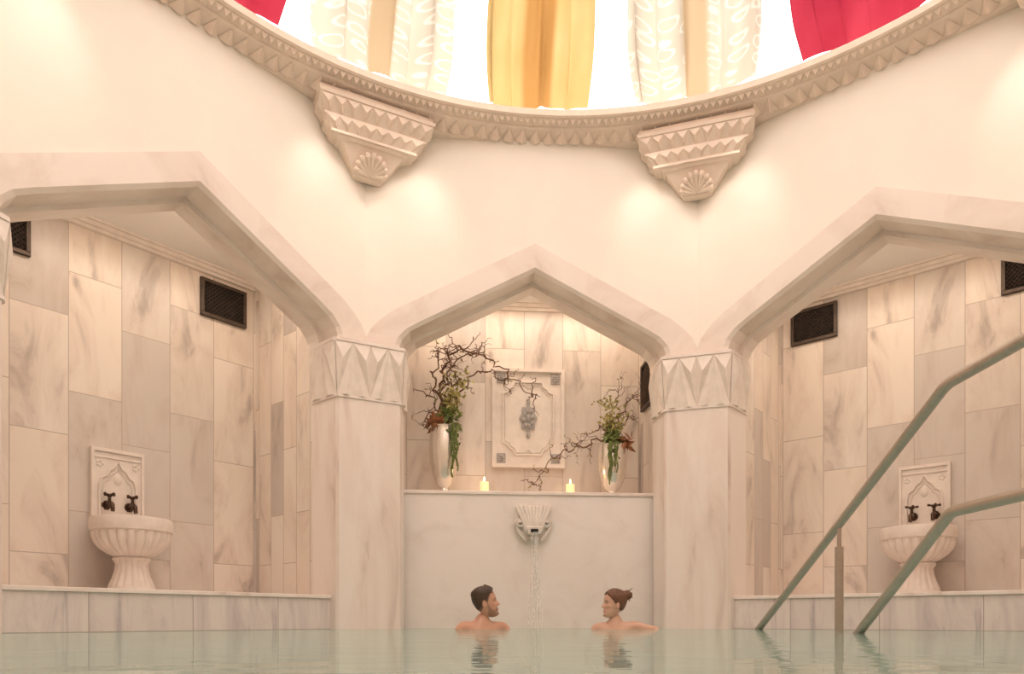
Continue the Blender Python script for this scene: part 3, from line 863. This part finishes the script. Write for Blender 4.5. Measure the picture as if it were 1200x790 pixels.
def person(name,loc,rotz,sex,H,headpos,headyaw,headtilt,joints,edges,radii,hands,hair_col,skin_col):
    root=empty(name,Matrix.Translation(loc)@Matrix.Rotation(rotz,4,'Z'))
    me=bpy.data.meshes.new("body"); me.from_pydata(joints,edges,[])
    ob=bpy.data.objects.new("body",me); COL.objects.link(ob)
    sm=ob.modifiers.new("skin",'SKIN'); sm.use_smooth_shade=True
    sv=me.skin_vertices[0].data if me.skin_vertices else None
    if sv is None:
        bpy.context.view_layer.objects.active=ob; bpy.ops.mesh.customdata_skin_add(); sv=me.skin_vertices[0].data
    for i,r in enumerate(radii):
        sv[i].radius=(r,r); sv[i].use_root=(i==0)
    sb=ob.modifiers.new("sub",'SUBSURF'); sb.levels=2; sb.render_levels=2
    parts=[ob]
    for (wr,dirv,side) in hands:
        wr=Vector(wr); d=Vector(dirv).normalized(); up=Vector((0,0,1)); s_=d.cross(up).normalized()*side; up=s_.cross(d)*side
        mb=MB()
        palm=wr+d*.055
        Rm=Matrix((s_,d,up)).transposed()
        mb.ellips(palm,(.042,.055,.016),16,10,M=Rm)
        mb.tube([wr-d*.03,wr+d*.03],[.024,.022],10)
        for k,(off,L) in enumerate(((-.030,.072),(-.011,.082),(.010,.078),(.029,.062))):
            b0=palm+d*.035+s_*off
            p1=b0+d*L*.42-up*.002; p2=p1+d*L*.32-up*.012; p3=p2+d*L*.25-up*.018
            mb.tube([b0,p1,p2,p3],[.0095,.009,.0085,.007],8); mb.ellips(p3,(.0072,.0072,.0072),8,6)
        t0=palm-d*.025-s_*.03; t1=t0-s_*.03+d*.025-up*.004; t2=t1+d*.03-s_*.006-up*.004
        mb.tube([t0,t1,t2],[.014,.011,.008],8); mb.ellips(t2,(.0085,.0085,.0085),8,6)
        parts.append(mb.obj("hand",M_wax))
    HM=Matrix.Translation(headpos)@Matrix.Rotation(headyaw,4,'Z')@Matrix.Rotation(headtilt,4,'X')
    vs,fs=head_mesh(H,sex)
    mb=MB(); mb.add([HM@Vector(v) for v in vs],fs)
    S=H/.235
    for sx in(-1,1):
        Re=HM.to_3x3()@Matrix.Rotation(sx*.35,3,'Z')
        c=HM@Vector((sx*.077*S,.012*S,-.012*S))
        mb.ellips(c,(.009*S,.018*S,.030*S),12,10,M=Re)
        mb.ellips(HM@Vector((sx*.073*S,.004*S,-.03*S)),(.009*S,.010*S,.013*S),8,6,M=Re)
    parts.append(mb.obj("headtmp",M_wax))
    bpy.ops.object.select_all(action='DESELECT')
    for p in parts: p.select_set(True)
    bpy.context.view_layer.objects.active=ob
    bpy.ops.object.convert(target='MESH')
    bpy.ops.object.select_all(action='DESELECT')
    for p in parts: p.select_set(True)
    bpy.context.view_layer.objects.active=ob
    bpy.ops.object.join()
    rm=ob.modifiers.new("rm",'REMESH'); rm.mode='VOXEL'; rm.voxel_size=.0036; rm.use_smooth_shade=True
    smo=ob.modifiers.new("smo",'SMOOTH'); smo.factor=.5; smo.iterations=2
    bpy.ops.object.convert(target='MESH')
    me=ob.data; me.materials.clear(); me.materials.append(skin_material(name+"_skin"))
    ca=me.color_attributes.new("Col",'FLOAT_COLOR','POINT')
    inv=HM.inverted(); hc=Vector(hair_col)
    sk=Vector(skin_col)
    for i,v in enumerate(me.vertices):
        q=inv@v.co; t=q.z/H+.5; a=math.atan2(q.x,-q.y); aa=abs(a); c=sk.copy()
        if -.2<t<1.1 and math.hypot(q.x,q.y)<.13:
            g=lambda x,cc,s:math.exp(-((x-cc)/s)**2)
            if -q.y>.03:
                lip=(g(t,.262,.020)+g(t,.208,.022))*(1 if aa<.30 else 0)
                c=c.lerp(Vector((.52,.19,.15)),min(1,lip)*.7)
                br=g(t,.578,.014)*(1 if .14<aa<.66 else 0); c=c.lerp(hc,min(1,br)*.9)
                ey=g(t,.498,.010)*(1 if .27<aa<.56 else 0); c=c.lerp(hc*.6,min(1,ey)*.9)
                c=c.lerp(Vector((.66,.28,.19)),.35*g(t,.40,.07)*g(aa,.6,.25))
            if sex=='m' and t>-.08:
                tb=float(np.interp(aa,[0,.30,.55,.9,1.2,1.45],[.325,.32,.22,.25,.36,.55]))
                b=1-ss(t,tb-.03,tb+.03)
                b*=1-ss(aa,1.30,1.55); b*=ss(t,-.08,.0)
                b*=1-.9*g(t,.233,.034)*g(aa,0,.20)
                if math.hypot(q.x,q.y)>.083*S and aa>1.2: b=0
                c=c.lerp(hc*1.8,.48*b)
            if aa>1.0 or t>.75:
                hl=float(np.interp(aa,[0,.45,.8,1.15,1.35,1.75,1.95,2.4,pi],[.83,.82,.76,.67,.52,.52,.36,.26,.22]))
                if math.hypot(q.x,q.y)<.082*S or aa>1.9: c=c.lerp(hc,.8*ss(t,hl-.05,hl+.01))
        ca.data[i].color=(*c,1)
    ob.name="body"; ob.parent=root
    mb=MB()
    for sx in(-1,1):
        a=.42*sx; x,y=head_surface(.495,a,sex)
        c=HM@Vector((x*S*.90,y*S*.90,(-.005)*H)); mb.mi=0; mb.ellips(c,(.0105*S,)*3,12,8)
        c2=HM@Vector((x*S*.90+.001*sx,y*S*.90-.0075*S,-.005*H)); mb.mi=1; mb.ellips(c2,(.0045*S,)*3,8,6)
    mb.obj("eyes",[simple(name+"_eye_white",(.8,.77,.73),.2),simple(name+"_iris",(.06,.03,.02),.2)],smooth=True).parent=root
    def hd(t,a):
        aa=abs(a)
        hl=np.interp(aa,[0,.45,.8,1.15,1.35,1.75,1.95,2.4,pi],[.83,.82,.76,.67,.54,.53,.38,.28,.24]) if sex=='m' else np.interp(aa,[0,.45,.8,1.15,1.4,1.7,1.95,2.4,pi],[.84,.82,.74,.62,.55,.52,.36,.28,.24])
        m=ss(t,hl-.015,hl+(.06 if sex=='m' else .03))
        if sex=='m':
            th=.001+.012*ss(t,.72,.90)+.008*ss(t,.74,.86)*ss(.9-aa,0,.5)
            th+=.0026*sin(26*sin(a)+t*6)*ss(t,.72,.85)
        else:
            th=.008+.006*ss(t,.6,.9)
            th+=.0018*sin(a*30+t*8)
        return -.010+(th+.010)*m
    vs,fs=head_mesh(H,sex,hair=hd)
    mb=MB(); mb.add([HM@Vector(v) for v in vs],fs)
    if sex=='f':
        bc=Vector((0,.108*S,.084*S))
        nu,nv=40,20; vv=[]; ff=[]
        for j in range(nv+1):
            ph=pi*j/nv
            for i in range(nu):
                a=2*pi*i/nu
                r=.042*(1+.09*sin(5*a+ph*5)+.05*sin(11*a-ph*7))
                vv.append(HM@(bc+Vector((r*sin(ph)*cos(a),r*cos(ph),.9*r*sin(ph)*sin(a)))))
        for j in range(nv):
            for i in range(nu): ff.append((j*nu+i,(j+1)*nu+i,(j+1)*nu+(i+1)%nu,j*nu+(i+1)%nu))
        mb.add(vv,ff)
        rs=random.Random(5)
        for k in range(16):
            a=rs.uniform(0,2*pi); p=bc+Vector((.033*cos(a),.01,.033*sin(a))); d=Vector((rs.uniform(-1,1),rs.uniform(0,1),rs.uniform(-.3,1)))*.035
            mb.tube([HM@p,HM@(p+d*.6),HM@(p+d+Vector((0,0,-.008)))],[.003,.002,.0008],5)
    mb.obj("hair",hair_material(name+"_hair",hair_col),smooth=True,angle=180).parent=root
    return root

def body_def(sex,armR,armL):
    k=1. if sex=='m' else .88
    J=[(0,0,-.47),(0,.01,-.30),(0,.0,-.13),(0,.0,-.03),(0,.005,.05),(0,.0,.13),
       (-.09*k,-.01,-.01),(.09*k,-.01,-.01)]
    R=[.115*k,.105*k,.125*k,.095*k,.054*k,.048*k,.068*k,.068*k]
    E=[(0,1),(1,2),(2,3),(3,4),(4,5),(3,6),(3,7)]
    def chain(start,pts):
        p=start
        for q,r in pts:
            J.append(q);R.append(r);E.append((p,len(J)-1));p=len(J)-1
    chain(6,armR);chain(7,armL)
    for sx in(-1,1):
        chain(0,[((sx*.09,-.05,-.49),.085),((sx*.12,-.24,-.49),.075),((sx*.13,-.44,-.48),.056),((sx*.13,-.46,-.70),.050),((sx*.13,-.47,-.90),.036),((sx*.13,-.50,-.955),.036),((sx*.135,-.60,-.965),.028)])
    return J,E,R

# man
aR=[((-.175,.0,.035),.056),((-.205,.01,-.06),.048),((-.24,.02,-.20),.038),((-.20,-.10,-.27),.036),((-.15,-.22,-.30),.025)]
aL=[((.175,.0,.025),.056),((.215,-.03,-.07),.048),((.25,-.06,-.20),.038),((.24,-.18,-.25),.035),((.22,-.30,-.27),.025)]
J,E,R=body_def('m',aR,aL)
person("man",(-.43,3.10,.0),math.radians(22),'m',.240,(.02,-.02,.205),math.radians(66),math.radians(-10),J,E,R,
       [((-.15,-.22,-.30),(.25,-1,-.1),1),((.22,-.30,-.27),(0,-1,-.1),-1)],(.060,.030,.017),(.66,.36,.25))
# woman
aR=[((-.150,.0,.02),.047),((-.185,-.02,-.08),.040),((-.21,-.05,-.20),.032),((-.19,-.16,-.26),.030),((-.16,-.26,-.28),.021)]
aL=[((.150,.0,.030),.047),((.225,.01,.0),.042),((.32,.02,-.012),.036),((.33,-.08,-.06),.032),((.30,-.19,-.10),.022)]
J,E,R=body_def('f',aR,aL)
person("woman",(.62,3.08,0),math.radians(-18),'f',.222,(-.01,-.02,.195),math.radians(-66),math.radians(-4),J,E,R,
       [((-.16,-.26,-.28),(.1,-1,-.1),1),((.30,-.19,-.10),(-.2,-1,-.2),-1)],(.16,.07,.035),(.72,.43,.31))

# ------------------------------------------------------------------ lights
def area(name,M,size,power,col,sy=None):
    l=bpy.data.lights.new(name,'AREA'); l.shape='RECTANGLE' if sy else 'DISK'; l.size=size; l.energy=power; l.color=col
    if sy: l.size_y=sy
    o=bpy.data.objects.new(name,l); COL.objects.link(o); o.matrix_world=M; return o
for deg in names:
    area("alcove_fill_light",sideM(deg,.5,0,2.97)@Matrix.Rotation(math.radians(-4),4,'X'),1.9,(11 if deg else 9),(1,.83,.68),.35)  # added warm fill that brightens each alcove, no fixture behind it
# soft cornice spots that fan down the plaster
for deg in names:
    for s_,rz in((-.80,.30),(.80,-.30)):
        l=bpy.data.lights.new("cornice_spot",'SPOT'); l.energy=7; l.color=(1,.90,.76); l.spot_size=math.radians(80); l.spot_blend=.9; l.shadow_soft_size=.06
        o=bpy.data.objects.new("cornice_spot",l); COL.objects.link(o)
        o.matrix_world=sideM(deg,-.42,s_,3.86)@Matrix.Rotation(rz,4,'Y')@Matrix.Rotation(math.radians(26),4,'X')
for x in(-.385,.37):
    l=bpy.data.lights.new("candle_light",'POINT'); l.energy=.6; l.color=(1,.6,.3); l.shadow_soft_size=.02
    o=bpy.data.objects.new("candle_light",l); COL.objects.link(o); o.location=(x,3.74,1.34)

w=bpy.data.worlds.new("World"); sc.world=w; w.use_nodes=True
w.node_tree.nodes["Background"].inputs[0].default_value=(1,.85,.7,1)
w.node_tree.nodes["Background"].inputs[1].default_value=.15

# ------------------------------------------------------------------ camera
cam=bpy.data.cameras.new("camera"); co=bpy.data.objects.new("camera",cam); COL.objects.link(co)
cam.sensor_width=36; cam.sensor_fit='HORIZONTAL'; cam.lens=36*835/1200; cam.shift_y=(726-395)/1200
cam.clip_start=.01
co.location=(-.654,-2.463,.075)
co.rotation_euler=(pi/2,0,-math.radians(4.7))
sc.camera=co
sc.view_settings.view_transform='Standard'
sc.view_settings.look='None'
sc.view_settings.exposure=.17
